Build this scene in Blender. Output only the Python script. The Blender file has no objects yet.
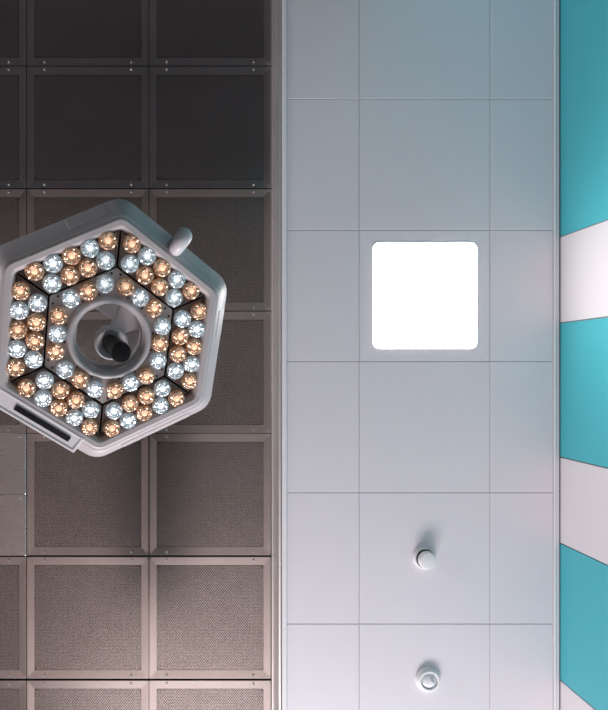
import bpy, bmesh, math, random
from mathutils import Vector, Matrix
random.seed(4)
PI = math.pi
SC = bpy.context.scene
COL = SC.collection

# ------------------------------------------------------------------ measures
F = 502.0                 # focal length in pixels of the 608 x 710 frame
CU, CV = 193.0, 370.0     # the point straight above the camera
CAMZ = 0.9
H = 2.3                   # camera to white ceiling
HM = 2.449                # camera to recessed steel ceiling
ZW, ZM = CAMZ + H, CAMZ + HM
def wx(u, h=H): return (u - CU) / F * h
def wy(v, h=H): return (v - CV) / F * h

# ------------------------------------------------------------------ materials
def newmat(name):
    m = bpy.data.materials.new(name); m.use_nodes = True
    nt = m.node_tree
    return m, nt, nt.nodes['Principled BSDF']

def plain(name, col, rough=0.5, metal=0.0, spec=0.5, bump=0.0, bscale=200.0, var=0.0, vscale=3.0, coat=0.0):
    m, nt, b = newmat(name)
    b.inputs['Base Color'].default_value = (*col, 1)
    b.inputs['Roughness'].default_value = rough
    b.inputs['Metallic'].default_value = metal
    b.inputs['Specular IOR Level'].default_value = spec
    b.inputs['Coat Weight'].default_value = coat
    tc = nt.nodes.new('ShaderNodeTexCoord')
    if var:
        n = nt.nodes.new('ShaderNodeTexNoise'); n.inputs['Scale'].default_value = vscale
        n.inputs['Detail'].default_value = 4
        nt.links.new(tc.outputs['Object'], n.inputs['Vector'])
        mx = nt.nodes.new('ShaderNodeMix'); mx.data_type = 'RGBA'
        mx.inputs[6].default_value = (*[c * (1 - var) for c in col], 1)
        mx.inputs[7].default_value = (*[min(1, c * (1 + var)) for c in col], 1)
        nt.links.new(n.outputs['Fac'], mx.inputs[0])
        nt.links.new(mx.outputs[2], b.inputs['Base Color'])
    if bump:
        n2 = nt.nodes.new('ShaderNodeTexNoise'); n2.inputs['Scale'].default_value = bscale
        nt.links.new(tc.outputs['Object'], n2.inputs['Vector'])
        bp = nt.nodes.new('ShaderNodeBump'); bp.inputs['Strength'].default_value = bump
        bp.inputs['Distance'].default_value = 0.002
        nt.links.new(n2.outputs['Fac'], bp.inputs['Height'])
        nt.links.new(bp.outputs['Normal'], b.inputs['Normal'])
    return m

def emis(name, col, strength, base=(0.8, 0.8, 0.8)):
    m, nt, b = newmat(name)
    b.inputs['Base Color'].default_value = (*base, 1)
    b.inputs['Emission Color'].default_value = (*col, 1)
    b.inputs['Emission Strength'].default_value = strength
    return m

def steel(name, col, rough, stretch=(1, 1, 1), holes=False, half=0.0):
    """brushed stainless sheet; with holes: a staggered punched pattern"""
    m, nt, b = newmat(name)
    N = nt.nodes.new; L = nt.links.new
    b.inputs['Metallic'].default_value = 1.0
    tc = N('ShaderNodeTexCoord')
    mp = N('ShaderNodeMapping'); mp.inputs['Scale'].default_value = stretch
    L(tc.outputs['Object'], mp.inputs['Vector'])
    nz = N('ShaderNodeTexNoise'); nz.inputs['Scale'].default_value = 9; nz.inputs['Detail'].default_value = 6
    L(mp.outputs['Vector'], nz.inputs['Vector'])
    cl = N('ShaderNodeTexNoise'); cl.inputs['Scale'].default_value = 3.0; cl.inputs['Detail'].default_value = 3
    L(tc.outputs['Object'], cl.inputs['Vector'])
    mr = N('ShaderNodeMapRange'); mr.inputs['To Min'].default_value = rough * 0.88; mr.inputs['To Max'].default_value = rough * 1.12
    L(nz.outputs['Fac'], mr.inputs['Value'])
    L(mr.outputs['Result'], b.inputs['Roughness'])
    mx = N('ShaderNodeMix'); mx.data_type = 'RGBA'
    mx.inputs[6].default_value = (*[c * 0.86 for c in col], 1)
    mx.inputs[7].default_value = (*[min(1, c * 1.1) for c in col], 1)
    L(cl.outputs['Fac'], mx.inputs[0])
    out_col = mx.outputs[2]
    bp = N('ShaderNodeBump'); bp.inputs['Strength'].default_value = 0.0; bp.inputs['Distance'].default_value = 0.002
    L(nz.outputs['Fac'], bp.inputs['Height']); L(bp.outputs['Normal'], b.inputs['Normal'])
    if holes:
        sx = N('ShaderNodeSeparateXYZ'); L(tc.outputs['Object'], sx.inputs[0])
        p, q = 0.0118, 0.0118 * 1.2
        def math_(op, a, c=None):
            n = N('ShaderNodeMath'); n.operation = op
            for i, v in enumerate((a, c)):
                if v is None: continue
                if isinstance(v, (int, float)): n.inputs[i].default_value = v
                else: L(v, n.inputs[i])
            return n.outputs[0]
        def cell(off):
            ds = []
            for ax, pit in (('X', p), ('Y', q)):
                t = math_('ADD', math_('DIVIDE', sx.outputs[ax], pit), 500.0 + off)
                t = math_('SUBTRACT', math_('FRACT', t), 0.5)
                t = math_('MULTIPLY', t, pit)
                ds.append(math_('MULTIPLY', t, t))
            return math_('SQRT', math_('ADD', ds[0], ds[1]))
        d = math_('MINIMUM', cell(0.0), cell(0.5))
        hole = math_('LESS_THAN', d, 0.0025)
        hx = N('ShaderNodeMix'); hx.data_type = 'RGBA'
        hx.inputs[7].default_value = (0.09, 0.08, 0.08, 1)
        L(hole, hx.inputs[0]); L(out_col, hx.inputs[6]); out_col = hx.outputs[2]
        L(math_('SUBTRACT', 1.0, hole), b.inputs['Metallic'])
    L(out_col, b.inputs['Base Color'])
    return m

M = {}
M['white_tile'] = plain('white_tile', (0.78, 0.74, 0.785), 0.42, var=0.02, bump=0.03, bscale=60)
M['white_trim'] = plain('white_trim', (0.84, 0.82, 0.85), 0.35)
M['cove'] = plain('cove', (0.74, 0.75, 0.78), 0.4)
M['gap'] = plain('gap', (0.03, 0.03, 0.035), 0.8)
M['teal'] = plain('teal_glass', (0.075, 0.47, 0.54), 0.22, var=0.03, vscale=2)
M['wall_white'] = plain('wall_white', (0.75, 0.72, 0.745), 0.25, var=0.02, vscale=2)
M['seam'] = plain('seam_grey', (0.20, 0.24, 0.27), 0.6)
M['wall_grey'] = plain('wall_grey', (0.26, 0.25, 0.25), 0.5)
M['wall_dark'] = plain('wall_dark', (0.032, 0.032, 0.038), 0.5)
M['floor'] = plain('vinyl_floor', (0.31, 0.25, 0.225), 0.5, var=0.1, vscale=2)
M['steel_frame'] = steel('steel_frame', (0.65, 0.61, 0.595), 0.21, (1, 14, 1))
M['steel_blank'] = steel('steel_blank', (0.70, 0.67, 0.66), 0.28, (1, 10, 1))
M['steel_perf'] = steel('steel_perforated', (0.90, 0.84, 0.81), 0.23, (1, 10, 1), holes=True)
M['steel_trim'] = steel('steel_trim', (0.88, 0.84, 0.83), 0.5, (10, 1, 1))
M['screw'] = plain('screw_steel', (0.5, 0.48, 0.47), 0.4, metal=1)
M['screw_dark'] = plain('screw_dark', (0.02, 0.02, 0.022), 0.4)
M['housing'] = plain('housing_grey', (0.55, 0.505, 0.515), 0.36, bump=0.02, bscale=300)
M['housing_light'] = plain('housing_light_grey', (0.66, 0.64, 0.66), 0.35)
M['ring'] = plain('ring_grey', (0.47, 0.45, 0.465), 0.33)
M['plate'] = plain('plate_grey', (0.56, 0.52, 0.52), 0.22, metal=0.25, bump=0.05, bscale=80)
M['tray'] = plain('tray_smoke', (0.30, 0.255, 0.245), 0.18, metal=0.3, bump=0.3, bscale=60)
M['black'] = plain('black_plastic', (0.010, 0.010, 0.011), 0.6, spec=0.12, bump=0.15, bscale=500)
M['black_gloss'] = plain('black_display', (0.006, 0.006, 0.008), 0.5, spec=0.06)
M['white_plastic'] = plain('white_plastic', (0.84, 0.83, 0.84), 0.3)
M['clear_plastic'] = plain('frosted_plastic', (0.70, 0.72, 0.77), 0.15, coat=0.5)
M['red'] = plain('indicator_red', (0.45, 0.08, 0.05), 0.3)
def lensmat(name, c0, c1, e, es):
    m, nt, b = newmat(name)
    N = nt.nodes.new; L = nt.links.new
    tc = N('ShaderNodeTexCoord')
    v = N('ShaderNodeTexVoronoi'); v.inputs['Scale'].default_value = 150
    L(tc.outputs['Object'], v.inputs['Vector'])
    mx = N('ShaderNodeMix'); mx.data_type = 'RGBA'
    mx.inputs[6].default_value = (*c0, 1); mx.inputs[7].default_value = (*c1, 1)  # pale and dark cells paint facet glints into the colour
    sep = N('ShaderNodeSeparateColor'); L(v.outputs['Color'], sep.inputs[0]); L(sep.outputs[0], mx.inputs[0])
    L(mx.outputs[2], b.inputs['Base Color'])
    b.inputs['Metallic'].default_value = 0.75
    b.inputs['Roughness'].default_value = 0.16
    b.inputs['Coat Weight'].default_value = 0.6
    b.inputs['Coat Roughness'].default_value = 0.05
    bp = N('ShaderNodeBump'); bp.inputs['Strength'].default_value = 1.0; bp.inputs['Distance'].default_value = 0.004
    L(v.outputs['Distance'], bp.inputs['Height']); L(bp.outputs['Normal'], b.inputs['Normal'])
    b.inputs['Emission Color'].default_value = (*e, 1); b.inputs['Emission Strength'].default_value = es
    return m
M['amber'] = lensmat('amber_lens', (0.62, 0.32, 0.20), (1.0, 0.73, 0.56), (1.0, 0.5, 0.2), 0.05)
M['clear'] = lensmat('clear_lens', (0.55, 0.62, 0.68), (0.94, 0.97, 1.0), (0.75, 0.9, 1.0), 0.10)
M['amber_led'] = emis('amber_led', (1.0, 0.74, 0.55), 0.65, (0.9, 0.6, 0.3))
M['clear_led'] = emis('clear_led', (0.95, 0.98, 1.0), 0.65, (0.9, 0.9, 0.9))
M['diffuser'] = emis('lit_diffuser', (1.0, 0.97, 0.94), 11.0)
M['pad'] = plain('pad_black', (0.015, 0.015, 0.017), 0.5)

# ------------------------------------------------------------------ helpers
def link(name, bm, mats, parent=None, smooth=False, loc=None, kind=None, auto=None, bevel=None):
    me = bpy.data.meshes.new(name)
    bmesh.ops.recalc_face_normals(bm, faces=bm.faces)
    bm.to_mesh(me); bm.free()
    if not isinstance(mats, (list, tuple)): mats = [mats]
    for m in mats: me.materials.append(m)
    if smooth:
        for p in me.polygons: p.use_smooth = True
    o = bpy.data.objects.new(name, me); COL.objects.link(o)
    if parent: o.parent = parent
    if loc is not None: o.location = loc
    if kind: o['kind'] = kind
    if bevel:
        bv = o.modifiers.new('bevel', 'BEVEL'); bv.width = bevel; bv.segments = 2; bv.limit_method = 'ANGLE'
        bv.angle_limit = math.radians(40)
    if smooth and auto:
        es = o.modifiers.new('split', 'EDGE_SPLIT'); es.split_angle = math.radians(auto); es.use_edge_sharp = False
    return o

def empty(name, loc, label, cat, group=None):
    o = bpy.data.objects.new(name, None); COL.objects.link(o)
    o.empty_display_size = 0.05
    o.location = loc; o['label'] = label; o['category'] = cat
    if group: o['group'] = group
    return o

def box(bm, x0, x1, y0, y1, z0, z1, mi=0):
    vs = [bm.verts.new((x, y, z)) for z in (z0, z1) for y in (y0, y1) for x in (x0, x1)]
    fs = [(0, 2, 3, 1), (4, 5, 7, 6), (0, 1, 5, 4), (2, 6, 7, 3), (0, 4, 6, 2), (1, 3, 7, 5)]
    for f in fs:
        fc = bm.faces.new([vs[i] for i in f]); fc.material_index = mi

def loft(bm, rings, cap0=False, cap1=False, closed=True, mi=0):
    vr = [[bm.verts.new(p) for p in r] for r in rings]
    n = len(vr[0])
    for a, b in zip(vr, vr[1:]):
        for i in range(n if closed else n - 1):
            j = (i + 1) % n
            f = bm.faces.new((a[i], a[j], b[j], b[i])); f.material_index = mi
    if cap0: bm.faces.new(vr[0]).material_index = mi
    if cap1: bm.faces.new(list(reversed(vr[-1]))).material_index = mi
    return vr

def circ(r, z, n=32, cx=0, cy=0, ph=0.0):
    return [(cx + r * math.cos(ph + 2 * PI * i / n), cy + r * math.sin(ph + 2 * PI * i / n), z) for i in range(n)]

def lathe(prof, n=32, cap0=True, cap1=True):
    bm = bmesh.new(); loft(bm, [circ(r, z, n) for r, z in prof], cap0, cap1); return bm

def tube(bm, pts, rad, n=12, caps=True):
    pts = [Vector(p) for p in pts]
    rads = rad if isinstance(rad, (list, tuple)) else [rad] * len(pts)
    rings = []; up = Vector((0.13, 0.31, 0.94)).normalized()
    for i, p in enumerate(pts):
        d = (pts[min(i + 1, len(pts) - 1)] - pts[max(i - 1, 0)]).normalized()
        a = d.cross(up).normalized(); b = d.cross(a).normalized()
        rings.append([tuple(p + a * rads[i] * math.cos(2 * PI * k / n) + b * rads[i] * math.sin(2 * PI * k / n)) for k in range(n)])
    loft(bm, rings, caps, caps)

def rounded_rect(hw, hh, r, z, n=6):
    pts = []
    for cx, cy, a0 in ((hw - r, hh - r, 0), (-hw + r, hh - r, PI / 2), (-hw + r, -hh + r, PI), (hw - r, -hh + r, 1.5 * PI)):
        for i in range(n + 1):
            a = a0 + PI / 2 * i / n
            pts.append((cx + r * math.cos(a), cy + r * math.sin(a), z))
    return pts

def hexring(ap, z, cr, n=6):
    """rounded hexagon, flat sides facing -120, -60, 0 ... degrees"""
    pts = []
    for k in range(6):
        v = math.radians(-90 + 60 * k)
        R = ap / math.cos(PI / 6)
        c = R - cr / math.cos(PI / 6)
        for i in range(n + 1):
            a = v - PI / 6 + PI / 3 * i / n
            pts.append((c * math.cos(v) + cr * math.cos(a), c * math.sin(v) + cr * math.sin(a), z))
    return pts

# ------------------------------------------------------------------ the room
XL, XR, YB, YF = -3.2, wx(560), -2.02, 4.7
XE = wx(282.0)            # edge between recessed steel ceiling and white ceiling
tile_x = [XE + 0.022, wx(359.3), wx(490), wx(553.3)]
P = 0.6015
ty0 = wy(361.5)
tile_y = [YB] + [ty0 + P * k for k in range(-4, 9) if YB < ty0 + P * k < YF] + [YF]

bm = bmesh.new(); box(bm, XL, XR + 0.1, YB, YF, -0.1, 0); link('floor', bm, M['floor'], kind='structure')
# white ceiling: cassette tiles with shallow bevelled joints in one mesh
bm = bmesh.new()
g = 0.0010
for i in range(3):
    for j in range(len(tile_y) - 1):
        x0, x1, y0, y1 = tile_x[i] + g, tile_x[i + 1] - g, tile_y[j] + g, tile_y[j + 1] - g
        if i == 1 and abs(y0 - g - (ty0 - P)) < 0.01:      # the cell of the light: open in the middle
            cx, cy = (x0 + x1) / 2, (y0 + y1) / 2
        rings = []
        for ins, z in ((0, 0.02), (0, 0.002), (0.0016, 0.0)):
            rings.append([(x0 + ins, y0 + ins, ZW + z), (x1 - ins, y0 + ins, ZW + z), (x1 - ins, y1 - ins, ZW + z), (x0 + ins, y1 - ins, ZW + z)])
        loft(bm, rings, False, True)
box(bm, XE + 0.004, XR + 0.1, YB, YF, ZW + 0.012, ZW + 0.35, 1)
link('ceiling', bm, [M['white_tile'], plain('joint_grey', (0.5, 0.48, 0.5), 0.7)], kind='structure')
# backing above the steel panels
bm = bmesh.new(); box(bm, XL, XE + 0.003, YB, YF, ZM + 0.03, ZM + 0.2); link('ceiling', bm, M['gap'], kind='structure')

# steel edge strip on the recessed ceiling and the upright steel fascia
bm = bmesh.new()
xs0 = wx(271.6, HM)
yj = wy(555, HM)
for y0, y1 in ((YB, yj - 0.0015), (yj + 0.0015, YF)):
    box(bm, xs0, XE - 0.012, y0, y1, ZM - 0.002, ZM + 0.01)
    box(bm, XE - 0.014, XE - 0.004, y0, y1, ZW + 0.006, ZM - 0.002)
    box(bm, xs0, xs0 + 0.006, y0, y1, ZM - 0.010, ZM - 0.002)
link('trim_1', bm, M['steel_trim'], kind='structure', bevel=0.0015)
bm = bmesh.new(); box(bm, XE, XE + 0.021, YB, YF, ZW - 0.006, ZW + 0.03)
link('trim_2', bm, M['white_trim'], kind='structure', bevel=0.002)
bm = bmesh.new()
x0 = tile_x[3] + 0.001
loft(bm, [[(x0, y, ZW + 0.01), (x0, y, ZW - 0.006), (x0 + 0.003, y, ZW - 0.009), (x0 + 0.007, y, ZW - 0.007), (x0 + 0.010, y, ZW - 0.002), (XR - 0.005, y, ZW - 0.002), (XR - 0.005, y, ZW + 0.01)] for y in (YB, YF)], True, True)
link('trim_3', bm, M['cove'], kind='structure')

# right wall: upright teal and white glass panels, edge to edge with grey joints
edges = [YB, wy(237), wy(323), wy(457), wy(543), wy(680), wy(766), wy(900), wy(1034), wy(1120), wy(1250), YF]
kinds = ['teal', 'white', 'teal', 'white', 'teal', 'white', 'teal', 'white', 'teal', 'white', 'teal']
bm = bmesh.new()
for y0, y1, k in zip(edges, edges[1:], kinds):
    box(bm, XR, XR + 0.02, y0 + 0.003, y1 - 0.003, 0, ZW - 0.002, 0 if k == 'teal' else 1)
box(bm, XR + 0.004, XR + 0.1, YB, YF, 0, ZW + 0.012, 2)
link('wall_right', bm, [M['teal'], M['wall_white'], M['seam']], kind='structure')
LY0, LY1, LZ0, LZ1 = -1.4, 0.6, 2.0, 2.8  # opening for the added side window
bm = bmesh.new()
box(bm, XL - 0.1, XL, YB, LY0, 0, ZM + 0.2); box(bm, XL - 0.1, XL, LY1, YF, 0, ZM + 0.2)
box(bm, XL - 0.1, XL, LY0, LY1, 0, LZ0); box(bm, XL - 0.1, XL, LY0, LY1, LZ1, ZM + 0.2)
link('wall_left', bm, M['wall_grey'], kind='structure')
bm = bmesh.new(); box(bm, XL - 0.1, XR + 0.1, YB - 0.1, YB, 0, ZM + 0.2); box(bm, 0.95, XR, YB, YB + 0.012, 0, ZW, 1); link('wall_back', bm, [M['wall_dark'], M['teal']], kind='structure')  # unseen; kept dark, teal panel added to tint the ceiling bounce
# front wall with a wide window
WX0, WX1, WZ0, WZ1 = -1.5, 1.4, 0.85, 2.1
bm = bmesh.new()
box(bm, XL - 0.1, WX0, YF, YF + 0.12, 0, ZM + 0.2); box(bm, WX1, XR + 0.1, YF, YF + 0.12, 0, ZM + 0.2)
box(bm, WX0, WX1, YF, YF + 0.12, 0, WZ0); box(bm, WX0, WX1, YF, YF + 0.12, WZ1, ZM + 0.2)
link('wall_front', bm, M['wall_grey'], kind='structure')
bm = bmesh.new()
for a, b in ((WX0, WX0 + 0.05), (WX1 - 0.05, WX1), (-0.075, -0.025)): box(bm, a, b, YF + 0.03, YF + 0.09, WZ0, WZ1)
box(bm, WX0, WX1, YF + 0.03, YF + 0.09, WZ0, WZ0 + 0.05); box(bm, WX0, WX1, YF + 0.03, YF + 0.09, WZ1 - 0.05, WZ1)
link('window_1', bm, M['white_trim'], kind='structure')

bm = bmesh.new()
for a, b in ((LY0, LY0 + 0.05), (LY1 - 0.05, LY1)): box(bm, XL - 0.08, XL - 0.03, a, b, LZ0, LZ1)
box(bm, XL - 0.08, XL - 0.03, LY0, LY1, LZ0, LZ0 + 0.05); box(bm, XL - 0.08, XL - 0.03, LY0, LY1, LZ1 - 0.05, LZ1)
link('added_window', bm, M['white_trim'], kind='structure')  # unseen window, added for its light on the right wall

# ------------------------------------------------------------------ steel ceiling panels
PM = 122.7 / F * HM
cols_u = [-96.0, 26.3, 149.0, 271.3]
rows_v = [-57.0, 65.5, 188.2, 311.0, 433.6, 555.6, 680.8, 803.5]
def panel_proto(w, h, name='air_diffuser'):
    t = empty(name, (0, 0, 0), 'x', 'ceiling panel', 'perforated steel ceiling panels')
    hw, hh = w / 2 - 0.0022, h / 2 - 0.0022
    iw, ih = hw - 0.036, hh - 0.040
    r = lambda x, y, z, c: rounded_rect(x, y, c, z, 3)
    bm = bmesh.new()
    loft(bm, [r(hw, hh, .004, .031), r(hw, hh, .004, .003), r(hw - .003, hh - .003, .004, 0), r(iw, ih, .006, 0.0), r(iw - .003, ih - .003, .006, .006), r(iw - .003, ih - .003, .006, .020)], False, False)
    link('frame', bm, M['steel_frame'], t)
    bm = bmesh.new()
    loft(bm, [r(iw, ih, .006, .005), r(iw, ih, .006, .009)], True, True)
    link('perforated_sheet', bm, M['steel_perf'], t)
    for sx in (-1, 1):
        for sy in (-1, 1):
            b = lathe([(0.0048, 0.002), (0.0048, -0.001), (0.003, -0.0028)], 12)
            link('screw', b, M['screw'], t, loc=(sx * 0.212, sy * (hh - 0.016), 0))
    return t

def copy_tree(o, parent=None):
    c = o.copy(); COL.objects.link(c)
    if parent: c.parent = parent
    for ch in list(o.children): copy_tree(ch, c)
    return c

col_txt = ['in the partly cropped column at the left edge of the photo', 'in the middle column of the steel ceiling', 'in the column beside the white ceiling']
row_txt = ['cropped by the top edge', 'whole dark one nearest the top edge', 'above the lamp level, third from the top', 'at the lamp level, fourth from the top',
           'just below the lamp, fifth from the top', 'sixth from the top', 'cropped by the bottom edge']
special = {
 (0, 0): 'perforated steel ceiling panel in the top left corner of the photo',
 (1, 0): 'dark steel ceiling panel cropped by the top edge, in the middle column',
 (2, 0): 'dark steel ceiling panel cropped by the top edge, next to the white ceiling',
 (0, 1): 'strip of dark steel ceiling panel at the left edge, just below the corner panel',
 (1, 1): 'whole near-black steel ceiling panel above the surgical lamp, middle column',
 (2, 1): 'whole dark steel ceiling panel next to the white ceiling, nearest the top',
 (0, 2): 'steel ceiling panel at the left edge just above the surgical lamp housing',
 (1, 2): 'steel ceiling panel half hidden behind the top corner of the surgical lamp',
 (2, 2): 'steel ceiling panel behind the side grip of the lamp, next to the white ceiling',
 (0, 3): 'steel ceiling panel at the left edge almost wholly behind the surgical lamp',
 (1, 3): 'perforated steel ceiling panel seen through the round hole of the surgical lamp',
 (2, 3): 'steel ceiling panel half hidden behind the right corner of the surgical lamp',
 (1, 4): 'steel ceiling panel just below the lowest corner of the surgical lamp',
 (2, 4): 'whole brownish steel ceiling panel next to white ceiling, below the right of the lamp',
 (0, 5): 'strip of perforated steel ceiling panel at the left edge below the unperforated ones',
 (1, 5): 'whole perforated steel ceiling panel, lowest whole one of the middle column',
 (2, 5): 'whole bright steel ceiling panel next to white ceiling, lowest whole one of its column',
 (0, 6): 'perforated steel ceiling panel in the bottom left corner of the photo',
 (1, 6): 'steel ceiling panel cropped by the bottom edge, in the middle column',
 (2, 6): 'steel ceiling panel cropped by the bottom edge, next to the white ceiling',
}
proto = panel_proto(PM, PM)
first = True
for c in range(3):
    for r_ in range(7):
        cx = wx((cols_u[c] + cols_u[c + 1]) / 2, HM); cy = wy((rows_v[r_] + rows_v[r_ + 1]) / 2, HM)
        if (c, r_) == (0, 4):
            for s, lab in ((-1, 'upper of the two plain unperforated steel panels at the left edge below the lamp'), (1, 'lower of the two plain unperforated steel panels at the left edge below the lamp')):
                t = empty('ceiling_access_plate', (cx, cy + s * PM / 4, ZM), lab, 'ceiling panel', 'plain steel ceiling panels')
                hw, hh = PM / 2 - .0028, PM / 4 - .0006
                bm = bmesh.new(); rr = lambda x, y, z: rounded_rect(x, y, .004, z, 3)
                loft(bm, [rr(hw, hh, .031), rr(hw, hh, .002), rr(hw - .002, hh - .002, 0)], True, True)
                link('plate', bm, M['steel_blank'], t)
                for sx in (-1, 0, 1):
                    for sy in (-1, 1):
                        link('screw', lathe([(0.0048, 0.002), (0.0048, -0.001), (0.003, -0.0028)], 12), M['screw'], t, loc=(sx * 0.27, sy * (hh - 0.016), 0))
            continue
        t = proto if first else copy_tree(proto)
        first = False
        t.location = (cx, cy, ZM)
        t['label'] = special[(c, r_)]

# ------------------------------------------------------------------ ceiling light
lx, ly = wx(424.8), wy(295.6)
t = empty('ceiling_light', (lx, ly, ZW), 'lit square white flat ceiling light with rounded corners in the white ceiling', 'ceiling light')
rr = rounded_rect
def px(n): return n / F * H
a, b_ = px(51.9), px(52.8)
bm = bmesh.new()
loft(bm, [rr(a + .005, b_ + .005, .033, 0.001, 8), rr(a + .005, b_ + .005, .033, -.001, 8), rr(a + .003, b_ + .003, .032, -.002, 8), rr(a + .001, b_ + .001, .03, -.002, 8), rr(a, b_, .03, -.0015, 8), rr(a, b_, .03, 0.001, 8)])
link('frame', bm, M['white_tile'], t)
bm = bmesh.new(); loft(bm, [rr(a, b_, .03, -.001, 8), rr(a, b_, .03, -.0035, 8)], True, True)
link('diffuser', bm, M['diffuser'], t)

# ------------------------------------------------------------------ detectors
t = empty('smoke_detector', (wx(423.8), wy(557.4), ZW), 'small round white smoke detector with slotted cap, above the other detector', 'smoke detector', 'round ceiling detectors')
link('base', lathe([(.050, .001), (.0505, -.006), (.0500, -.012), (.046, -.016)], 40), M['white_plastic'], t, smooth=True, auto=35)
link('neck', lathe([(.0420, -.014), (.0415, -.024), (.036, -.027)], 32), M['gap'], t, smooth=True, auto=35)
link('cap', lathe([(.0385, -.025), (.0398, -.028), (.0395, -.040), (.036, -.0455), (.022, -.048)], 40), M['white_plastic'], t, smooth=True, auto=35)
link('indicator', lathe([(.003, -.015), (.003, -.018), (.002, -.0195)], 12), M['red'], t, loc=(.012, -.041, 0))
t = empty('ceiling_sensor', (wx(427.6), wy(678.6), ZW), 'small round white sensor with pale conical centre, nearest the bottom edge', 'sensor', 'round ceiling detectors')
bm = bmesh.new()
loft(bm, [circ(r, z, 40) for r, z in ((.056, .001), (.057, -.004), (.055, -.010), (.051, -.017), (.046, -.021), (.041, -.022), (.037, -.020), (.035, -.010))], True, True)
link('ring_base', bm, M['white_plastic'], t, smooth=True, auto=50)
link('lens_dome', lathe([(.0345, -.012), (.033, -.016), (.026, -.020), (.014, -.023), (.003, -.024)], 32), M['clear_plastic'], t, smooth=True)
bm = bmesh.new(); loft(bm, [[(.0, -.014, -.021), (.022, .006, -.021), (-.004, .018, -.021)], [(.004, -.006, -.033), (.012, .003, -.030), (.003, .010, -.030)]], True, True)
link('fin', bm, M['white_plastic'], t)

# ------------------------------------------------------------------ surgical light
Rm = Matrix(((0.9634, -0.1371, -0.2301), (0.0796, 0.9668, -0.2429), (0.2558, 0.2157, 0.9424)))
lamp = empty('surgical_light', (0, 0, 0), 'large hexagonal surgical lamp with amber and clear LED lenses and a black centre handle', 'surgical light')
mw = Rm.to_4x4(); mw.translation = Vector((-0.2071, -0.0785, CAMZ + 1.25))
lamp.matrix_world = mw
NC = 6
prof = [(.229, .034, .012), (.231, .000, .014), (.234, -.008, .018), (.239, -.0125, .022), (.251, -.0135, .030), (.2565, -.011, .034),
        (.2585, -.0085, .034), (.2610, -.0085, .036), (.270, .001, .042), (.2965, .038, .056), (.2995, .050, .058), (.296, .064, .056), (.268, .080, .055), (.20, .094, .05)]
rings = [hexring(a, z, c, NC) for a, z, c in prof]
nh = len(rings[0])
rings.append([(0.100 * p[0] / math.hypot(p[0], p[1]), 0.100 * p[1] / math.hypot(p[0], p[1]), .098) for p in rings[-1]])
rings.append([(0.092 * p[0] / math.hypot(p[0], p[1]), 0.092 * p[1] / math.hypot(p[0], p[1]), .092) for p in rings[-2]])
bm = bmesh.new(); loft(bm, rings)
link('housing', bm, M['housing'], lamp, smooth=True, auto=28)
# dark well behind the lens trays
bm = bmesh.new()
oc = hexring(.230, .030, .012, NC)
loft(bm, [hexring(.2305, .036, .012, NC), oc, [(0.095 * p[0] / math.hypot(p[0], p[1]), 0.095 * p[1] / math.hypot(p[0], p[1]), .030) for p in oc]])
link('back_plate', bm, M['black'], lamp)
# the grey inner plate and the six outer trays
bm = bmesh.new()
def cring(src, r, z): return [(r * p[0] / math.hypot(p[0], p[1]), r * p[1] / math.hypot(p[0], p[1]), z) for p in src]
hx = hexring(.151, .014, .006, NC)
loft(bm, [hexring(.151, .029, .006, NC), hexring(.151, .0125, .006, NC), hexring(.149, .0105, .006, NC), cring(hx, .093, .0105)])
link('inner_plate', bm, M['plate'], lamp)
def polar(phi, rad, tan, z):
    o = Vector((math.cos(phi), math.sin(phi))); tg = Vector((-math.sin(phi), math.cos(phi)))
    v = o * rad + tg * tan
    return (v.x, v.y, z)
T30 = math.tan(PI / 6)
for k in range(6):
    phi = math.radians(-120 + 60 * k)
    bm = bmesh.new()
    def trap(a0, a1, ins, z):
        return [polar(phi, a0, -(a0 * T30 - ins), z), polar(phi, a0, a0 * T30 - ins, z), polar(phi, a1, a1 * T30 - ins, z), polar(phi, a1, -(a1 * T30 - ins), z)]
    loft(bm, [trap(.1555, .2275, .0032, .029), trap(.1555, .2275, .0032, .008), trap(.157, .226, .005, .0075), trap(.1585, .2245, .007, .0165)], False, True)
    link('lens_tray', bm, M['tray'], lamp)
    # divider walls at the tray edge
# lenses
def lens_mesh(kind):
    bm = bmesh.new()
    loft(bm, [circ(r, z, 20) for r, z in ((.0110, .024), (.0175, .012), (.0218, .003), (.0228, -.003), (.0215, -.009), (.0180, -.0128), (.0152, -.0132), (.0140, -.0122), (.0125, -.0140), (.0105, -.0130), (.0085, -.0080))], True, True)
    a = link('lens', bm, M[kind], None, smooth=True)
    bm = bmesh.new()
    loft(bm, [circ(r, z, 14) for r, z in ((.0082, -.004), (.0074, -.0095), (.0054, -.0120), (.0026, -.0130))], True, True)
    b = link('led', bm, M[kind + '_led'], a, smooth=True)
    a['label'] = 'amber lens' if kind == 'amber' else 'clear white lens'
    return a
protos = {k: lens_mesh(k) for k in ('amber', 'clear')}
used = {'amber': False, 'clear': False}
def put_lens(kind, phi, rad, tan):
    o = protos[kind]
    if used[kind]:
        ch = o.children[0]
        o2 = o.copy(); COL.objects.link(o2)
        c2 = ch.copy(); COL.objects.link(c2); c2.parent = o2
        o = o2
    used[kind] = True
    o.parent = lamp
    o.location = polar(phi, rad, tan, 0.0)
    o.rotation_euler = (random.uniform(-.07, .07), random.uniform(-.07, .07), random.uniform(0, 6.28))
AP = (.2171, .1767, .1271); SP = (.0462, .0456, .0442)
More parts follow.
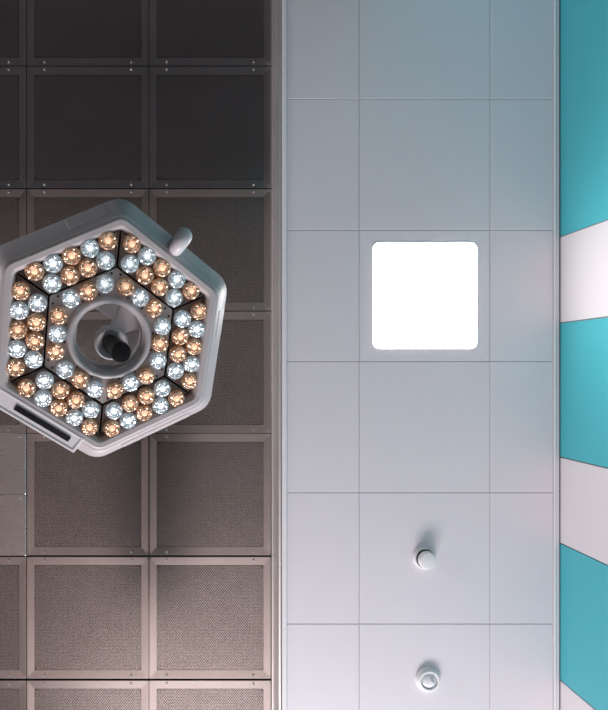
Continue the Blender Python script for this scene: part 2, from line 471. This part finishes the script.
for k in range(6):
    phi = math.radians(-120 + 60 * k)
    for i in range(5): put_lens('amber' if i % 2 == 0 else 'clear', phi, AP[0], (i - 2) * SP[0])
    for i in range(4): put_lens('amber' if i in (1, 2) else 'clear', phi, AP[1], (i - 1.5) * SP[1])
    for i in range(3): put_lens('amber' if (i + k) % 2 == 1 else 'clear', phi, AP[2], (i - 1) * SP[2])
# small dark screws on the inner plate
for k in range(6):
    phi = math.radians(-120 + 60 * k)
    for rad, tan in ((.143, .070), (.143, -.070), (.108, .022), (.108, -.022)):
        link('screw', lathe([(.0028, .012), (.0028, .009), (.0018, .008)], 10), M['screw_dark'], lamp, loc=polar(phi, rad, tan, 0))
# centre ring
bm = bmesh.new()
loft(bm, [circ(r, z, 56) for r, z in ((.105, .014), (.1050, .004), (.1035, -.003), (.1005, -.0065), (.0950, -.0075), (.0905, -.005), (.0865, .002), (.0845, .014), (.0840, .050), (.0850, .088), (.089, .094), (.0925, .094))], False, False)
link('centre_ring', bm, M['ring'], lamp, smooth=True, auto=60)
# hub, spoke, handle
HUB = (.006, .014, 0)
link('handle_mount', lathe([(.018, .022), (.027, .016), (.0350, .003), (.0375, .001), (.0415, .005), (.0425, .020), (.041, .062), (.034, .070)], 36), M['ring'], lamp, smooth=True, auto=40, loc=HUB)
bm = bmesh.new()
pa = math.radians(-47)
loft(bm, [[polar(pa, r, -w, z0), polar(pa, r, w, z0), polar(pa, r, w, z1), polar(pa, r, -w, z1)] for r, w, z0, z1 in ((.020, .020, .026, .060), (.045, .024, .030, .062), (.0850, .046, .040, .072))], True, True)
link('spoke', bm, M['housing'], lamp, bevel=0.003)
link('centre_handle', lathe([(.021, .022), (.0225, -.010), (.0225, -.060), (.0228, -.110), (.0235, -.140), (.0232, -.150), (.0215, -.1545), (.010, -.156)], 32), M['black'], lamp, smooth=True, auto=40, loc=HUB).rotation_euler = (-.08, -.05, 0)
# yoke behind the head, seen through the hole, and the arm up to the ceiling
bm = bmesh.new()
yp = [(-.17, -.13), (-.17, -.078), (-.046, -.062), (.016, -.034), (.027, -.057), (.02, -.13)]
loft(bm, [[(x, y, .099) for x, y in yp], [(x, y, .135) for x, y in yp]], True, True)
link('yoke', bm, M['white_plastic'], lamp, bevel=0.004)
iw_ = mw.inverted()
def lp(x, y, d): return tuple(iw_ @ Vector((x, y, CAMZ + d)))
bm = bmesh.new()
tube(bm, [(-.13, -.09, .12), (-.19, -.09, .15), lp(-.52, -.16, 1.42), lp(-.70, -.16, 1.44), lp(-.78, -.16, 1.47), lp(-1.15, -.16, 1.62)], [.026, .028, .03, .034, .034, .034], 16)
link('spring_arm', bm, M['housing_light'], lamp, smooth=True)
bm = bmesh.new()
tube(bm, [lp(-1.15, -.16, 1.56), lp(-1.15, -.16, 2.40)], .04, 20)
tube(bm, [lp(-1.15, -.16, 2.38), lp(-1.15, -.16, HM)], .10, 28)
link('ceiling_column', bm, M['housing_light'], lamp, smooth=True, auto=40)
# side grip on the upper right edge
ph = math.radians(-60)
bm = bmesh.new()
gp = []
for (rad, tan, z) in ((.268, .000, .006), (.276, -.002, -.008), (.288, -.004, -.016), (.301, -.004, -.014), (.311, -.003, -.002), (.313, -.002, .010), (.310, -.001, .024), (.300, 0, .034), (.284, 0, .038)):
    gp.append(polar(ph, rad, tan, z))
tube(bm, gp, [.017, .018, .0195, .0205, .021, .0205, .019, .018, .017], 16)
link('side_grip', bm, M['housing_light'], lamp, smooth=True, auto=60)
# inset cover strips on the sloping sides
for k, t0, t1 in ((1, .030, .120), (2, -.100, -.030), (0, .02, .12), (3, -.11, .09), (5, -.09, .09)):
    phi = math.radians(-120 + 60 * k)
    bm = bmesh.new()
    def sl(f, off):   # point on the slope between the front crease and the back edge
        r = .270 + (.2965 - .270) * f; z = .001 + .037 * f
        n = Vector((.037, -.0265)).normalized() * off
        return r + n.x, z + n.y
    rs = []
    for off, ins in ((-.002, 0), (.0009, 0), (.0016, .002)):
        r0, z0 = sl(.12, off); r1, z1 = sl(.92, off)
        rs.append([polar(phi, r0, t0 + ins, z0), polar(phi, r0, t1 - ins, z0), polar(phi, r1, t1 - ins, z1), polar(phi, r1, t0 + ins, z1)])
    loft(bm, rs, False, True)
    link('cover_strip', bm, M['housing'], lamp)
# control panel with a black display on the lower left edge
ph = math.radians(120)
bm = bmesh.new()
def quad(r0, r1, t0, t1, z0, z1): return [polar(ph, r0, t0, z0), polar(ph, r0, t1, z0), polar(ph, r1, t1, z1), polar(ph, r1, t0, z1)]
loft(bm, [quad(.245, .292, -.098, .20, .058, .058), quad(.245, .300, -.100, .20, .030, .030), quad(.246, .2975, -.100, .20, -.008, -.002), quad(.248, .2935, -.097, .197, -.0145, -.0085),
          quad(.252, .289, -.090, .190, -.0145, -.0085), quad(.253, .288, -.089, .189, -.0125, -.0065)], True, True)
cp = link('control_panel', bm, M['housing_light'], lamp, bevel=0.0015)
bm = bmesh.new(); loft(bm, [quad(.2635, .2775, -.068, .088, -.011, -.0075), quad(.2635, .2775, -.068, .088, -.0148, -.0108)], True, True)
link('display', bm, M['black_gloss'], cp)

# operating table below the lamp (the steel ceiling mirrors its dark pads)
t = empty('operating_table', (-0.40, 1.0, 0), 'operating table with black pads on a steel column standing below the surgical lamp', 'operating table')
bm = bmesh.new(); loft(bm, [rounded_rect(.34, .55, .06, 0), rounded_rect(.34, .55, .06, .05), rounded_rect(.22, .40, .05, .09)], True, True); link('base', bm, M['screw'], t)
bm = bmesh.new(); box(bm, -.12, .12, -.16, .16, .085, .60); link('column', bm, M['screw'], t, bevel=0.01)
bm = bmesh.new(); box(bm, -.34, .34, -1.25, 1.35, .595, .63); link('table_top', bm, M['screw'], t, bevel=0.005)
for y0, y1 in ((-1.25, -.80), (-.79, .29), (.30, 1.35)):
    bm = bmesh.new(); box(bm, -.33, .33, y0, y1, .63, .70); link('pad', bm, M['pad'], t, bevel=0.015)

# ------------------------------------------------------------------ light and camera
def area(name, loc, rot, sx, sy, power, col):
    l = bpy.data.lights.new(name, 'AREA'); l.shape = 'RECTANGLE'; l.size = sx; l.size_y = sy
    l.energy = power; l.color = col
    o = bpy.data.objects.new(name, l); COL.objects.link(o); o.location = loc; o.rotation_euler = rot
    return o
# daylight through the window of the front wall
area('window_daylight', ((WX0 + WX1) / 2, YF + 0.02, (WZ0 + WZ1) / 2), (math.radians(-90), 0, 0), WX1 - WX0 - .1, WZ1 - WZ0 - .1, 215, (1.0, 0.925, 0.95))
area('added_side_light', (XL - 0.02, (LY0 + LY1) / 2, (LZ0 + LZ1) / 2), (0, math.radians(-90), 0), LZ1 - LZ0 - .1, LY1 - LY0 - .1, 38, (0.97, 0.97, 1.0))  # added lamp in the side window, brightens the right wall
w = bpy.data.worlds.new('world'); SC.world = w; w.use_nodes = True
w.node_tree.nodes['Background'].inputs[0].default_value = (0.75, 0.85, 1.0, 1)
w.node_tree.nodes['Background'].inputs[1].default_value = 0.6

cam = bpy.data.cameras.new('camera'); co = bpy.data.objects.new('camera', cam); COL.objects.link(co)
co.location = (0, 0, CAMZ); co.rotation_euler = (PI, 0, 0)
cam.sensor_fit = 'VERTICAL'; cam.sensor_height = 36.0; cam.sensor_width = 36.0
cam.lens = 36.0 * F / 710.0
cam.shift_x = (304 - CU) / 710.0
cam.shift_y = (CV - 355) / 710.0
cam.clip_start = 0.02
SC.camera = co
SC.view_settings.view_transform = 'Standard'; SC.view_settings.look = 'None'
SC.view_settings.gamma = 1.0; SC.view_settings.exposure = 0.12; SC.view_settings.use_curve_mapping = False
SC.cycles.use_denoising = True
SC.cycles.max_bounces = 10; SC.cycles.diffuse_bounces = 6
